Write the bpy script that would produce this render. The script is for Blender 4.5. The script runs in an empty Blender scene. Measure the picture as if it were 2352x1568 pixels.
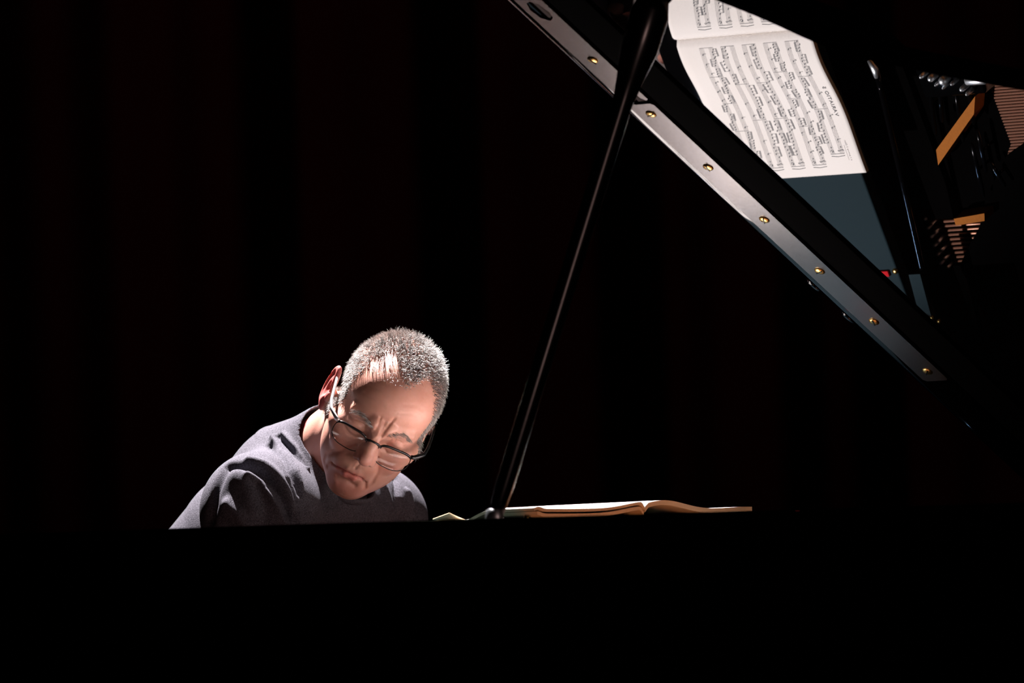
import bpy, bmesh, math, random
import numpy as np
from mathutils import Vector, Matrix
random.seed(4); rng = np.random.default_rng(7)
SC = bpy.context.scene; COL = SC.collection
RIM = 1.0                                   # height of the piano rim above the floor; everything below is written relative to it
# ------------------------------------------------------------------ camera
A_, D_, U_, CZ_, PITCH_, ROLL_, F_ = 0.7189, 9.51355, -0.11016, -0.04623, 0.02871, 0.02977, 17248.27
fw = Vector((-math.cos(A_), -math.sin(A_), 0)); rt = Vector((-math.sin(A_), math.cos(A_), 0))
CAMP = Vector((0.7, -0.3, 0)) - fw*D_ + rt*U_; CAMP.z = CZ_ + RIM
Fd = fw*math.cos(PITCH_) + Vector((0, 0, math.sin(PITCH_)))
up = rt.cross(Fd)
R2 = rt*math.cos(ROLL_) - up*math.sin(ROLL_); U2 = up*math.cos(ROLL_) + rt*math.sin(ROLL_)
cam = bpy.data.cameras.new('camera'); camo = bpy.data.objects.new('camera', cam); COL.objects.link(camo)
camo.matrix_world = Matrix(((R2.x, U2.x, -Fd.x, CAMP.x), (R2.y, U2.y, -Fd.y, CAMP.y), (R2.z, U2.z, -Fd.z, CAMP.z), (0, 0, 0, 1)))
cam.sensor_width = 36; cam.lens = 36*F_/2352; cam.clip_end = 100; cam.clip_start = 0.1
cam.dof.use_dof = True; cam.dof.focus_distance = 9.62; cam.dof.aperture_fstop = 7.0
SC.camera = camo
# ------------------------------------------------------------------ world, lights, exposure
w = bpy.data.worlds.new('world'); SC.world = w; w.use_nodes = True
w.node_tree.nodes['Background'].inputs[0].default_value = (0.35, 0.5, 0.8, 1)
w.node_tree.nodes['Background'].inputs[1].default_value = 0.0002
SC.view_settings.view_transform = 'Standard'; SC.view_settings.look = 'None'
SC.view_settings.gamma = 1; SC.view_settings.use_curve_mapping = False; SC.view_settings.exposure = 0
def lamp(name, kind, loc, target, power, color, size=.1, spot=None, blend=.3):
    l = bpy.data.lights.new(name, kind); l.energy = power; l.color = color
    if kind == 'AREA': l.shape = 'DISK'; l.size = size
    else: l.shadow_soft_size = size
    if spot: l.spot_size = math.radians(spot); l.spot_blend = blend
    o = bpy.data.objects.new(name, l); COL.objects.link(o); o.location = loc
    o.rotation_euler = (Vector(target)-Vector(loc)).to_track_quat('-Z', 'Y').to_euler(); return o
KEYD = Vector((-0.28, -0.42, 1.0)).normalized()
T0 = Vector((0.80, -0.44, 1.0))
lamp('key_spotlight', 'SPOT', T0+KEYD*6.5, T0, 20000, (1.0, .93, .93), .07, 10.6, .35)
TB = Vector((.55, -.12, .95)); lamp('blue_stage_light', 'SPOT', TB+Vector((-.36, -.65, .67)).normalized()*5.5, TB, 480, (.35, .62, 1.0), .12, 8, .5)
lamp('added_face_fill', 'SPOT', (1.6, 3.9, 2.2), (.75, -.60, 1.08), 75, (1.0, .63, .57), .4, 14, .6)  # unseen fill lamp added to brighten the shaded face
lamp('added_backdrop_glow', 'SPOT', (1.2, -3.2, 4.6), (-2.2, -3.2, .9), 40, (1.0, .25, .2), .3, 60, 1.0)  # unseen red lamp added for a faint glow on the cloth
# ------------------------------------------------------------------ helpers
def mat(name, col, rough=.5, metal=0, spec=.5, coat=0, sss=0, bump=None, colvar=None, ior=1.5):
    m = bpy.data.materials.new(name); m.use_nodes = True; nt = m.node_tree; b = nt.nodes['Principled BSDF']
    b.inputs['Base Color'].default_value = (*col, 1); b.inputs['Roughness'].default_value = rough
    b.inputs['Metallic'].default_value = metal; b.inputs['Specular IOR Level'].default_value = spec
    b.inputs['IOR'].default_value = ior; b.inputs['Coat Weight'].default_value = coat
    if sss:
        b.inputs['Subsurface Weight'].default_value = sss; b.inputs['Subsurface Radius'].default_value = (1, .28, .12)
        b.inputs['Subsurface Scale'].default_value = .006
    if colvar or bump:
        tc = nt.nodes.new('ShaderNodeTexCoord')
        no = nt.nodes.new('ShaderNodeTexNoise'); nt.links.new(tc.outputs['Object'], no.inputs['Vector'])
        no.inputs['Scale'].default_value = (colvar or bump)[0]; no.inputs['Detail'].default_value = 5
        if colvar:
            r = nt.nodes.new('ShaderNodeValToRGB'); nt.links.new(no.outputs[0], r.inputs[0])
            r.color_ramp.elements[0].position = .35; r.color_ramp.elements[1].position = .68
            r.color_ramp.elements[0].color = (*colvar[1], 1); r.color_ramp.elements[1].color = (*col, 1)
            nt.links.new(r.outputs[0], b.inputs['Base Color'])
        if bump:
            n2 = nt.nodes.new('ShaderNodeTexNoise'); nt.links.new(tc.outputs['Object'], n2.inputs['Vector'])
            n2.inputs['Scale'].default_value = bump[0]; n2.inputs['Detail'].default_value = 3
            bp = nt.nodes.new('ShaderNodeBump'); bp.inputs['Strength'].default_value = bump[1]; bp.inputs['Distance'].default_value = bump[2]
            nt.links.new(n2.outputs[0], bp.inputs['Height']); nt.links.new(bp.outputs[0], b.inputs['Normal'])
    return m
M = {
 'lacquer': mat('black_piano_lacquer', (.0012, .0012, .0014), .045, ior=1.52, bump=(3, .04, .001)),
 'lacquer_mirror': mat('polished_lid_lacquer', (.0010, .0010, .0012), .012, ior=1.465),
 'satin': mat('black_satin_wood', (.0008, .0008, .0008), .9, spec=.02),
 'prop': mat('prop_lacquer', (.0012, .0012, .0013), .22),
 'arm': mat('spotlit_temple_metal', (.75, .73, .76), .35, metal=.7),  # bright colour stands in for spotlight on one temple arm
 'shelf': mat('shelf_blue_sheen', (.014, .026, .032), .6, spec=.02),  # black lacquer; its blue stage reflection is painted in as teal
 'hinge': mat('brushed_hinge_metal', (.17, .158, .158), .28, metal=.9, bump=(260, .15, .0005)),
 'brass': mat('brass', (.85, .55, .18), .28, metal=1),
 'chrome': mat('chrome', (.92, .96, 1.0), .42, metal=1),
 'plate': mat('gold_bronze_plate_paint', (.31, .095, .006), .6, spec=.08, colvar=(300, (.26, .078, .005))),
 'copper': mat('copper_string_winding', (.44, .21, .14), .4, metal=.75),
 'felt_red': mat('red_felt', (.5, .012, .02), .9, spec=.1, bump=(900, .5, .001)),
 'felt_shade': mat('dark_felt_and_shade', (.0010, .0009, .0009), 1, spec=.0),  # dark felt, also the black of the sheets that imitate shade
 'ivory': mat('white_key_plastic', (.78, .74, .68), .25),
 'ebony': mat('black_key', (.006, .006, .006), .3),
 'paper': mat('sheet_music_paper', (.80, .765, .73), .8, spec=.1, colvar=(9, (.78, .735, .69))),
 'paper_edge': mat('lightened_page_edge', (.90, .66, .40), .85, spec=.1),  # cream edge, colour lightened in place of light from the front
 'ink': mat('printing_ink', (.19, .19, .195), .8, spec=.1),
 'ink_thin': mat('thin_staff_ink', (.52, .50, .49), .8, spec=.1),
 'spruce': mat('soundboard_spruce', (.035, .012, .006), .6, colvar=(40, (.025, .009, .005))),
 'shirt': mat('heather_grey_jersey', (.122, .116, .138), .95, spec=.05, colvar=(620, (.045, .043, .052)), bump=(900, .6, .0012)),
 'trouser': mat('black_trouser_cloth', (.01, .01, .011), .9, spec=.1),
 'shoe': mat('black_shoe_leather', (.01, .01, .01), .35),
 'frame': mat('dark_glasses_frame', (.010, .009, .009), .22),
 'leather': mat('black_bench_leather', (.012, .012, .012), .45, bump=(200, .3, .001)),
 'wall': mat('dark_red_stage_cloth', (.045, .008, .010), .95, spec=.05, colvar=(1.5, (.03, .006, .008))),
 'floor': mat('black_stage_floor', (.008, .007, .007), .6, colvar=(5, (.006, .005, .005))),
 'hair': None,
}
def skin_mat():
    m = mat('skin', (.56, .27, .19), .42, spec=.35, sss=.14, bump=(500, .22, .0006)); nt = m.node_tree; b = nt.nodes['Principled BSDF']
    at = nt.nodes.new('ShaderNodeAttribute'); at.attribute_name = 'tone'
    tc = nt.nodes.new('ShaderNodeTexCoord'); no = nt.nodes.new('ShaderNodeTexNoise'); no.inputs['Scale'].default_value = 45
    nt.links.new(tc.outputs['Object'], no.inputs['Vector'])
    m1 = nt.nodes.new('ShaderNodeMix'); m1.data_type = 'RGBA'; m1.inputs[6].default_value = (.50, .225, .165, 1); m1.inputs[7].default_value = (.64, .325, .255, 1)
    nt.links.new(no.outputs[0], m1.inputs[0])
    m2 = nt.nodes.new('ShaderNodeMix'); m2.data_type = 'RGBA'; m2.inputs[7].default_value = (.52, .13, .12, 1)
    nt.links.new(m1.outputs[2], m2.inputs[6]); nt.links.new(at.outputs['Fac'], m2.inputs[0]); nt.links.new(m2.outputs[2], b.inputs['Base Color'])
    return m
M['skin'] = skin_mat()
def hair_mat():
    m = mat('grey_hair', (.4, .38, .36), .5, spec=.3); nt = m.node_tree; b = nt.nodes['Principled BSDF']
    at = nt.nodes.new('ShaderNodeAttribute'); at.attribute_name = 'tone'
    r = nt.nodes.new('ShaderNodeValToRGB'); r.color_ramp.elements[0].color = (.06, .05, .045, 1); r.color_ramp.elements[1].color = (.60, .57, .55, 1)
    nt.links.new(at.outputs['Fac'], r.inputs[0]); nt.links.new(r.outputs[0], b.inputs['Base Color']); return m
M['hair'] = hair_mat()
def lens_mat():
    m = bpy.data.materials.new('spectacle_lens'); m.use_nodes = True; nt = m.node_tree
    b = nt.nodes['Principled BSDF']; out = nt.nodes['Material Output']
    g = nt.nodes.new('ShaderNodeBsdfGlossy'); g.inputs['Roughness'].default_value = .02
    t = nt.nodes.new('ShaderNodeBsdfTransparent'); t.inputs[0].default_value = (.97, .97, .97, 1)
    mx = nt.nodes.new('ShaderNodeMixShader')
    mx.inputs[0].default_value = .035; nt.links.new(t.outputs[0], mx.inputs[1]); nt.links.new(g.outputs[0], mx.inputs[2])
    nt.links.new(mx.outputs[0], out.inputs[0]); nt.nodes.remove(b); return m
M['lens'] = lens_mat()

class MB:
    def __init__(s): s.v = []; s.f = []; s.m = []; s.s = []
    def add(s, v, f, mi=0, smooth=True):
        n = len(s.v); s.v += [tuple(map(float, p)) for p in v]; s.f += [tuple(i+n for i in q) for q in f]; s.m += [mi]*len(f); s.s += [smooth]*len(f)
    def box(s, a, b, mi=0, fn=None, bev=0):
        x0, y0, z0 = a; x1, y1, z1 = b
        if bev:
            bm = bmesh.new(); bmesh.ops.create_cube(bm, size=1)
            for v in bm.verts: v.co = Vector(((x0+x1)/2+v.co.x*(x1-x0), (y0+y1)/2+v.co.y*(y1-y0), (z0+z1)/2+v.co.z*(z1-z0)))
            bmesh.ops.bevel(bm, geom=bm.edges[:], offset=bev, segments=3, affect='EDGES', profile=.5)
            bm.verts.index_update(); vs = [v.co.copy() for v in bm.verts]; fs = [[v.index for v in f.verts] for f in bm.faces]; bm.free()
        else:
            vs = [(x, y, z) for x in (x0, x1) for y in (y0, y1) for z in (z0, z1)]
            fs = [(0, 1, 3, 2), (4, 6, 7, 5), (0, 4, 5, 1), (2, 3, 7, 6), (0, 2, 6, 4), (1, 5, 7, 3)]
        if fn: vs = [fn(*p) for p in vs]
        s.add(vs, fs, mi, bool(bev))
    def tube(s, pts, r, seg=10, mi=0, cap=True, flat=1.0, upv=None):
        P = [Vector(p) for p in pts]; rr = r if hasattr(r, '__len__') else [r]*len(P); vs = []; fs = []
        for i, p in enumerate(P):
            t = (P[min(i+1, len(P)-1)]-P[max(i-1, 0)]).normalized(); u = Vector(upv) if upv else (Vector((0, 0, 1)) if abs(t.z) < .9 else Vector((1, 0, 0)))
            a = t.cross(u).normalized(); b = a.cross(t)
            for k in range(seg):
                an = 2*math.pi*k/seg; vs.append(p+a*math.cos(an)*rr[i]+b*math.sin(an)*rr[i]*flat)
        for i in range(len(P)-1):
            for k in range(seg):
                fs.append((i*seg+k, i*seg+(k+1) % seg, (i+1)*seg+(k+1) % seg, (i+1)*seg+k))
        if cap: fs += [tuple(range(seg))[::-1], tuple((len(P)-1)*seg+k for k in range(seg))]
        s.add(vs, fs, mi)
    def prism(s, poly, fn0, fn1, mi=0, smooth=False):
        n = len(poly); vs = [fn0(*p) for p in poly]+[fn1(*p) for p in poly]
        s.add(vs, [tuple(range(n)), tuple(range(2*n-1, n-1, -1))]+[(i, i+n, (i+1) % n+n, (i+1) % n) for i in range(n)], mi, smooth)
def mk(name, mb, mats, parent=None, label=None, tone=None, recalc=True):
    v, f = mb.v, mb.f
    off = Vector((0, 0, RIM))-(root_loc(parent) if parent else Vector((0, 0, 0)))
    org = Vector((0, 0, 0))
    if parent is None:                       # origin at the base of the thing
        vv = np.array(v); c = vv.mean(0); org = Vector((c[0], c[1], vv[:, 2].min()+RIM)); off = off-org
    me = bpy.data.meshes.new(name); me.from_pydata([tuple(Vector(p)+off) for p in v], [], f)
    for m in (mats if isinstance(mats, (list, tuple)) else [mats]): me.materials.append(M[m])
    me.polygons.foreach_set('material_index', mb.m); me.polygons.foreach_set('use_smooth', mb.s)
    if tone is not None:
        at = me.attributes.new('tone', 'FLOAT', 'POINT'); at.data.foreach_set('value', np.asarray(tone, dtype=np.float32))
    me.update()
    if recalc:
        bm = bmesh.new(); bm.from_mesh(me); bmesh.ops.recalc_face_normals(bm, faces=bm.faces[:]); bm.to_mesh(me); bm.free()
    o = bpy.data.objects.new(name, me); COL.objects.link(o); o.location = org
    if parent: o.parent = parent
    if label: o['label'] = label
    return o
def root_loc(p):
    while p.parent: p = p.parent
    return Vector(p.location)
def tag(o, label, cat, group=None, kind=None):
    if label: o['label'] = label
    if cat: o['category'] = cat
    if group: o['group'] = group
    if kind: o['kind'] = kind
    return o
def thing(name, label, cat, loc):
    o = bpy.data.objects.new(name, None); COL.objects.link(o); o.location = Vector(loc)+Vector((0, 0, RIM)); o.empty_display_size = .1
    return tag(o, label, cat)
# ------------------------------------------------------------------ setting
b = MB(); b.box((-8, -9, -RIM-.1), (9, 9, -RIM)); tag(mk('floor', b, 'floor'), None, None, kind='structure')
wc = Vector((.7, -.6, 0))+fw*3.6                  # cloth hung behind the player, in soft pleats
b = MB(); vs = []; n = 900
for i in range(n+1):
    s_ = -4.5+9*i/n; d = .05*math.sin(s_*17+.8*math.sin(s_*3.1))+.02*math.sin(s_*41)
    p = wc+rt*s_+fw*d
    for z in (-RIM, 3.2): vs.append((p.x, p.y, z))
for i in range(n+1):
    p = wc+rt*(-4.5+9*i/n)+fw*.15
    for z in (-RIM, 3.2): vs.append((p.x, p.y, z))
fs = [(2*i, 2*i+2, 2*i+3, 2*i+1) for i in range(n)]; q = 2*(n+1); fs += [(q+2*i, q+2*i+1, q+2*i+3, q+2*i+2) for i in range(n)]
fs += [(2*i, q+2*i, q+2*i+2, 2*i+2) for i in range(n)]+[(2*i+1, 2*i+3, q+2*i+3, q+2*i+1) for i in range(n)]+[(0, 1, q+1, q), (2*n, q+2*n, q+2*n+1, 2*n+1)]
b.add(vs, fs, 0, False); tag(mk('wall_back', b, 'wall'), None, None, kind='structure')
# ------------------------------------------------------------------ grand piano   (x = treble, -y = keyboard, z = 0 at rim top)
TH = 0.53546; ct, st = math.cos(TH), math.sin(TH)
piano = thing('grand_piano', 'glossy black grand piano with its lid propped open beside the pianist', 'piano', (.75, .5, -RIM))
OUT = [(-.125, 1.50), (-.04, 1.46), (.03, 1.385), (.08, 1.32), (.13, 1.26), (.18, 1.198), (.22, 1.152), (.253, 1.10), (.28, 1.07), (.311, 1.046), (.383, 1.007),
       (.471, .963), (.7, .86), (1.0, .76), (1.3, .66), (1.5, .52), (1.6, .36), (1.63, .15), (1.63, 0.0)]
def smooth(P, k=4):
    for _ in range(k):
        Q = [P[0]]
        for a, c in zip(P[:-1], P[1:]): Q += [(.75*a[0]+.25*c[0], .75*a[1]+.25*c[1]), (.25*a[0]+.75*c[0], .25*a[1]+.75*c[1])]
        P = Q+[P[-1]]
    return P
OUTS = smooth(OUT, 2)
def lidp(l, y, n=0.0): return (l*ct-n*st, y, l*st+n*ct)
# case: outer wall following the outline
rimo = [(1.50, -.78)]+[(x, y) for y, x in OUTS]+[(0, 1.63), (0, -.78)]
def inset(poly, d):
    n = len(poly); out = []
    for i in range(n):
        a = Vector(poly[i-1]); p = Vector(poly[i]); c = Vector(poly[(i+1) % n])
        e1 = (p-a); e2 = (c-p)
        if e1.length < 1e-6 or e2.length < 1e-6: e1 = e2 = (c-a)
        n1 = Vector((-e1.y, e1.x)).normalized(); n2 = Vector((-e2.y, e2.x)).normalized(); m = (n1+n2)
        m = m/max(m.length_squared/2, .4); out.append((p.x+m.x*d, p.y+m.y*d))
    return out
def ring(mb, o, i, z0, z1, close=True, skip=()):
    n = len(o); vs = [(x, y, z) for z in (z0, z1) for (x, y) in o]+[(x, y, z) for z in (z0, z1) for (x, y) in i]; fs = []
    for k in range(n):
        if k in skip: continue
        k2 = (k+1) % n
        fs += [(k, k2, n+k2, n+k), (2*n+k, 3*n+k, 3*n+k2, 2*n+k2), (n+k, n+k2, 3*n+k2, 3*n+k), (k, 2*n+k, 2*n+k2, k2)]
    mb.add(vs, fs, 0, False)
dd = []
for p in rimo:
    if not dd or (abs(p[0]-dd[-1][0])+abs(p[1]-dd[-1][1])) > 1e-4: dd.append(p)
rimo = dd; rimi = inset(rimo, .045)
b = MB(); ring(b, rimo, rimi, -.33, 0.0, skip=(len(rimo)-1,))
case = mk('case', b, 'lacquer', piano)
b = MB(); n = len(rimi); b.prism(rimi, lambda x, y: (x, y, -.19), lambda x, y: (x, y, -.175)); mk('soundboard', b, 'spruce', piano)
b = MB(); b.box((.045, -.522, -.215), (1.455, -.447, -.030), bev=.006); mk('fallboard', b, 'lacquer', piano)
b = MB(); b.box((.045, -.76, -.33), (1.455, -.46, -.285), bev=.004); b.box((.045, -.76, -.285), (1.455, -.725, -.25), bev=.004)
b.box((.045, -.72, -.285), (.12, -.47, -.235), bev=.004); b.box((1.38, -.72, -.285), (1.455, -.47, -.235), bev=.004); mk('key_bed', b, 'lacquer', piano)
# keys: 52 naturals, 36 sharps
kw = (1.38-.12)/52
b = MB(); b.box((0, -.72, -.275), (kw-.0012, -.47, -.252), bev=.0015); wk = mk('white_key', b, 'ivory', piano); wk.location.x += .12
for i in range(1, 52):
    c = wk.copy(); COL.objects.link(c); c.parent = piano; c.location.x = .12+i*kw
b = MB(); b.box((-.0055, -.62, -.255), (.0055, -.47, -.240), bev=.0015); bk = mk('black_key', b, 'ebony', piano); bk.location.x = .12+kw; first = True
for i in range(51):
    if (i+5) % 7 in (2, 6): continue         # no sharp after E and B
    c = bk if first else bk.copy()
    if not first: COL.objects.link(c); c.parent = piano
    c.location.x = .12+(i+1)*kw; first = False
# music shelf lying level at the front
b = MB(); b.box((.05, -.443, -.022), (.98, -.233, -.001), bev=.003); mk('music_shelf', b, 'shelf', piano)
b = MB(); b.box((.352, -.266, -.001), (.3605, -.246, .003), bev=.001); mk('felt_pad', b, 'felt_red', piano, 'small red felt pad')
b = MB(); b.tube([(.358, -.2365, -.003), (.358, -.2365, .0005), (.358, -.2365, .0015)], [.004, .004, .0015], 12); mk('screw', b, 'brass', piano)
# rail with rounded edge across the action
b = MB(); b.tube([(.095, -.240, -.013), (.288, -.211, -.012), (.465, -.183, -.012), (.615, -.161, -.012), (.643, -.157, -.012)], [.004]*5, 14)
b.box((.06, -.225, -.06), (.20, -.14, -.03), bev=.004); mk('stretcher_rail', b, 'lacquer', piano)
b = MB(); b.tube([(.634, -.159, -.010), (.645, -.156, -.009), (.659, -.162, -.011)], [.003, .005, .003], 12); mk('rail_cap', b, 'chrome', piano)
b = MB(); b.prism([(.352, -.216), (.352, -.197), (.290, -.204), (.299, -.222)], lambda x, y: (x, y, -.004), lambda x, y: (x, y, 0)); mk('corner_bracket', b, 'shelf', piano)
for x, y in ((.287, -.2045), (.281, -.195)):
    b = MB(); b.tube([(x, y, -.004), (x, y, .0), (x, y, .0012)], [.003, .003, .001], 10); mk('bracket_screw', b, 'brass', piano)
# iron plate : web, struts
PZ = -.10
b = MB(); b.box((.05, -.235, PZ-.02), (1.10, -.205, PZ+.008), bev=.004)
b.prism([(.578, -.047), (.506, -.1405), (.484, -.146), (.553, -.059)], lambda x, y: (x, y, -.075), lambda x, y: (x, y, -.050))
b.prism([(.405, -.1525), (.410, -.100), (.399, -.104), (.395, -.153)], lambda x, y: (x, y, -.075), lambda x, y: (x, y, -.050))
for x0 in (.19, .70, .88): b.box((x0, -.21, PZ-.01), (x0+.018, .30, -.080), bev=.003)
mk('iron_plate', b, 'plate', piano)
b = MB(); b.box((.05, -.445, -.175), (1.4, -.236, -.10)); mk('action_cloth', b, 'felt_shade', piano)
def outx(y):
    for (a, xa), (c, xc) in zip(OUT[:-1], OUT[1:]):
        if a <= y <= c: return xa+(xc-xa)*(y-a)/(c-a)
    return 1.5
# strings: one part each
for i in range(62):
    x = .43+i*.0043; y1 = .2
    while y1 < 1.45 and outx(y1+.1) > x+.16: y1 += .05
    b = MB(); b.tube([(x, -.10, -.083), (x, y1, -.083)], .0017, 6); mk('string', b, 'copper', piano)
for i in range(11):
    x = .327+i*.0066
    b = MB(); b.tube([(x, -.222, -.083), (x, -.10, -.083)], .0019, 6); mk('string', b, 'copper', piano)
for i in range(3):
    x = .148+i*.0125
    b = MB(); b.tube([(x, -.196, -.083), (x, -.168, -.0835)], .0012, 6); mk('string', b, 'copper', piano)
# black strips over the strings; the curved sheet stands in for lid shade
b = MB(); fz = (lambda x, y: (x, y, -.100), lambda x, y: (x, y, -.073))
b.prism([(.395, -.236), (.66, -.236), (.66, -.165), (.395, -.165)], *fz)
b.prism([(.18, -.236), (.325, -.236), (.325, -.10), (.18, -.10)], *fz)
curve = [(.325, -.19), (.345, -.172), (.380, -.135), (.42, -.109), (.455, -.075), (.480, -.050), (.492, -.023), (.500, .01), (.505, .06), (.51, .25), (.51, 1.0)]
b.prism([(.12, -.164), (.325, -.19)]+curve[1:]+[(.12, 1.0)], *fz); mk('felt_shade_cover', b, 'felt_shade', piano)
b = MB(); b.prism([(.405, -.165), (.60, -.165), (.60, -.045), (.492, -.044), (.470, -.062), (.405, -.118)], lambda x, y: (x, y, -.10), lambda x, y: (x, y, -.0815)); mk('dim_string_cover', b, 'felt_shade', piano)  # dark sheet added so the strings under it read as dim
for i in range(12):
    x = .325+i*.0066; y = -.208-(.009 if i % 2 else 0)
    b = MB(); b.tube([(x, y, -.094), (x, y, -.070), (x, y, -.068)], [.0026, .0026, .0015], 8); mk('tuning_pin', b, 'chrome', piano)
# glossy black rods added across the strings to catch blue streak highlights
for a, c in (((.612, -.118), (.528, -.140)), ((.606, -.101), (.545, -.122)), ((.600, -.081), (.568, -.092)), ((.578, -.085), (.514, -.100)), ((.588, -.062), (.537, -.073)),
             ((.522, -.072), (.468, -.081)), ((.502, -.089), (.434, -.099)), ((.476, -.069), (.444, -.060))):
    a = Vector((*a, -.0605)); c = Vector((*c, -.0605)); d_ = c-a
    b = MB(); b.tube([a-d_*.08, a, a+d_*.3, a+d_*.6, c, c+d_*.08], [.0012, .0028, .0032, .0032, .0028, .0012], 16); b.tube([a+d_*.5, a+d_*.5+Vector((0, 0, -.05))], .002, 6); mk('streak_rod', b, 'lacquer', piano)
for x, y, r in ((.6345, -.079, .0032), (.630, -.066, .0046), (.6215, -.060, .0024), (.625, -.049, .0060), (.6165, -.050, .0022), (.621, -.034, .0028), (.612, -.022, .0038), (.605, -.016, .0028)):
    x -= .0065; y -= .012; b = MB(); b.tube([(x, y, -.03), (x, y, -.018), (x, y, -.015), (x, y, -.012), (x, y, -.011)], [r, r, r*.95, r*.6, r*.15], 12); mk('guide_pin', b, 'chrome', piano)
b = MB(); b.box((.590, -.11, -.06), (.640, -.01, -.028), bev=.004); mk('guide_rail', b, 'lacquer', piano)
b = MB(); b.tube([(.618, -.022, -.014), (.618, -.018, -.010), (.617, .010, -.010), (.617, .014, -.014)], [.003, .005, .005, .003], 14, flat=.8)
b.tube([(.6175, -.004, -.10), (.6175, -.004, -.012)], .003, 8); mk('catch', b, 'chrome', piano, 'polished metal catch')
# lid
b = MB(); lo = [(l, y) for y, l in OUTS]; poly = [(0.0, -.0)]+[(l, y) for l, y in lo if y > .0]
poly = [(0.0, -.02)]+[(1.44, -.02)]+[(l, y) for l, y in lo if y > -.02]
b.prism(poly, lambda l, y: lidp(l, y, 0), lambda l, y: lidp(l, y, .028)); lid = mk('lid', b, 'lacquer_mirror', piano)
# front batten of the lid: matte band, then the part that carries the hinge leaf
b = MB(); b.box((0.0, -.056, -.004), (1.455, 0.0, .026), fn=lambda l, y, n: lidp(l, y, n), bev=.0015); mk('front_batten', b, 'satin', lid, 'matte black batten along the front edge')
b = MB()
prof = [(-.058, -.0045), (-.100, -.0045), (-.106, -.006), (-.112, -.0055), (-.119, -.001), (-.1235, .006), (-.125, .014), (-.122, .024), (-.115, .03), (-.058, .03)]
ls = [0.0+1.49*i/60 for i in range(61)]; vs = []
for l in ls:
    for y, n_ in prof: vs.append(lidp(l, y, n_))
k = len(prof); fs = [(i*k+j, i*k+(j+1) % k, (i+1)*k+(j+1) % k, (i+1)*k+j) for i in range(60) for j in range(k)]+[tuple(range(k)), tuple(60*k+j for j in range(k))[::-1]]
b.add(vs, fs); mk('rounded_edge', b, 'lacquer', lid)
def leaf(name, l0, l1, notch0=False, notch1=False):
    b = MB(); y0, y1 = -.0985, -.0585; c = .004
    pl = [(l0+c, y0), (l1-c, y0), (l1, y0+c), (l1, y1-c), (l1-c, y1), (l0+c, y1), (l0, y1-c), (l0, y0+c)]
    if notch1: pl = [(l0+c, y0), (l1+.012, y0), (l1+.016, y0+.003), (l1+.012, y0+.007), (l1+.003, y0+.008), (l1, y0+.014), (l1, y1-c), (l1-c, y1), (l0+c, y1), (l0, y1-c), (l0, y0+c)]
    if notch0: pl = [(l0+c, y0), (l1-c, y0), (l1, y0+c), (l1, y1-c), (l1-c, y1), (l0-.010, y1), (l0-.014, y1-.003), (l0-.010, y1-.007), (l0-.003, y1-.009), (l0, y1-.014), (l0, y0+c)]
    b.prism(pl, lambda l, y: lidp(l, y, -.0075), lambda l, y: lidp(l, y, -.0040)); return mk(name, b, 'hinge', lid)
leaf('hinge_leaf', .335, 1.005, notch1=True)
# upper leaf with its cut-out
b = MB(); y0, y1 = -.0985, -.0585; hl0, hl1, hy0, hy1 = 1.196, 1.236, -.090, -.067
o_ = [(1.030, y0+.012), (1.034, y0), (1.44, y0), (1.44, y1), (1.015, y1), (1.012, y1-.004), (1.018, y1-.009), (1.028, y1-.010)]
hole = [(1.196, -.078), (1.204, -.088), (1.222, -.0905), (1.236, -.086), (1.240, -.078), (1.232, -.069), (1.214, -.066), (1.202, -.069)]
def bridge(mb, outer, inner, f0, f1):
    bm = bmesh.new(); vo = [bm.verts.new((*p, 0)) for p in outer]; vi = [bm.verts.new((*p, 0)) for p in inner]
    ed = [bm.edges.new((vo[i], vo[(i+1) % len(vo)])) for i in range(len(vo))]+[bm.edges.new((vi[i], vi[(i+1) % len(vi)])) for i in range(len(vi))]
    bmesh.ops.triangle_fill(bm, use_beauty=True, edges=ed); bm.verts.index_update()
    P_ = [(v.co.x, v.co.y) for v in bm.verts]; F = [tuple(v.index for v in f.verts) for f in bm.faces]; n = len(P_)
    no, ni = len(outer), len(inner)
    S_ = [(i, (i+1) % no, (i+1) % no+n, i+n) for i in range(no)]+[(no+i, no+(i+1) % ni, no+(i+1) % ni+n, no+i+n) for i in range(ni)]
    mb.add([f0(*p) for p in P_]+[f1(*p) for p in P_], F+[tuple(i+n for i in f[::-1]) for f in F]+S_, 0, False); bm.free()
bridge(b, o_, hole, lambda l, y: lidp(l, y, -.0075), lambda l, y: lidp(l, y, -.0040)); mk('hinge_leaf', b, 'hinge', lid)
for i in range(9):                       # brass slotted screws along the leaf
    l = .35935+.12556*i-.0008*i
    if i == 7: l = 1.262
    b = MB(); N_ = 20; vs = []; fs = []
    for r_, nn in ((.0072, -.0074), (.0066, -.0088), (.004, -.0098), (.0, -.0101)):
        for k in range(N_):
            a = 2*math.pi*k/N_; vs.append(lidp(l+r_*math.cos(a), -.0767+r_*math.sin(a), nn))
    fs = [(j*N_+k, j*N_+(k+1) % N_, (j+1)*N_+(k+1) % N_, (j+1)*N_+k) for j in range(3) for k in range(N_)]; b.add(vs, fs)
    an = random.uniform(0, 3.1); 
    b.box((-.0062, -.0007, -.0106), (.0062, .0007, -.0094), mi=1, fn=lambda u, v, n_: lidp(l+u*math.cos(an)-v*math.sin(an), -.0767+u*math.sin(an)+v*math.cos(an), n_))
    mk('hinge_screw', b, ['brass', 'frame'], lid)
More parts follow.
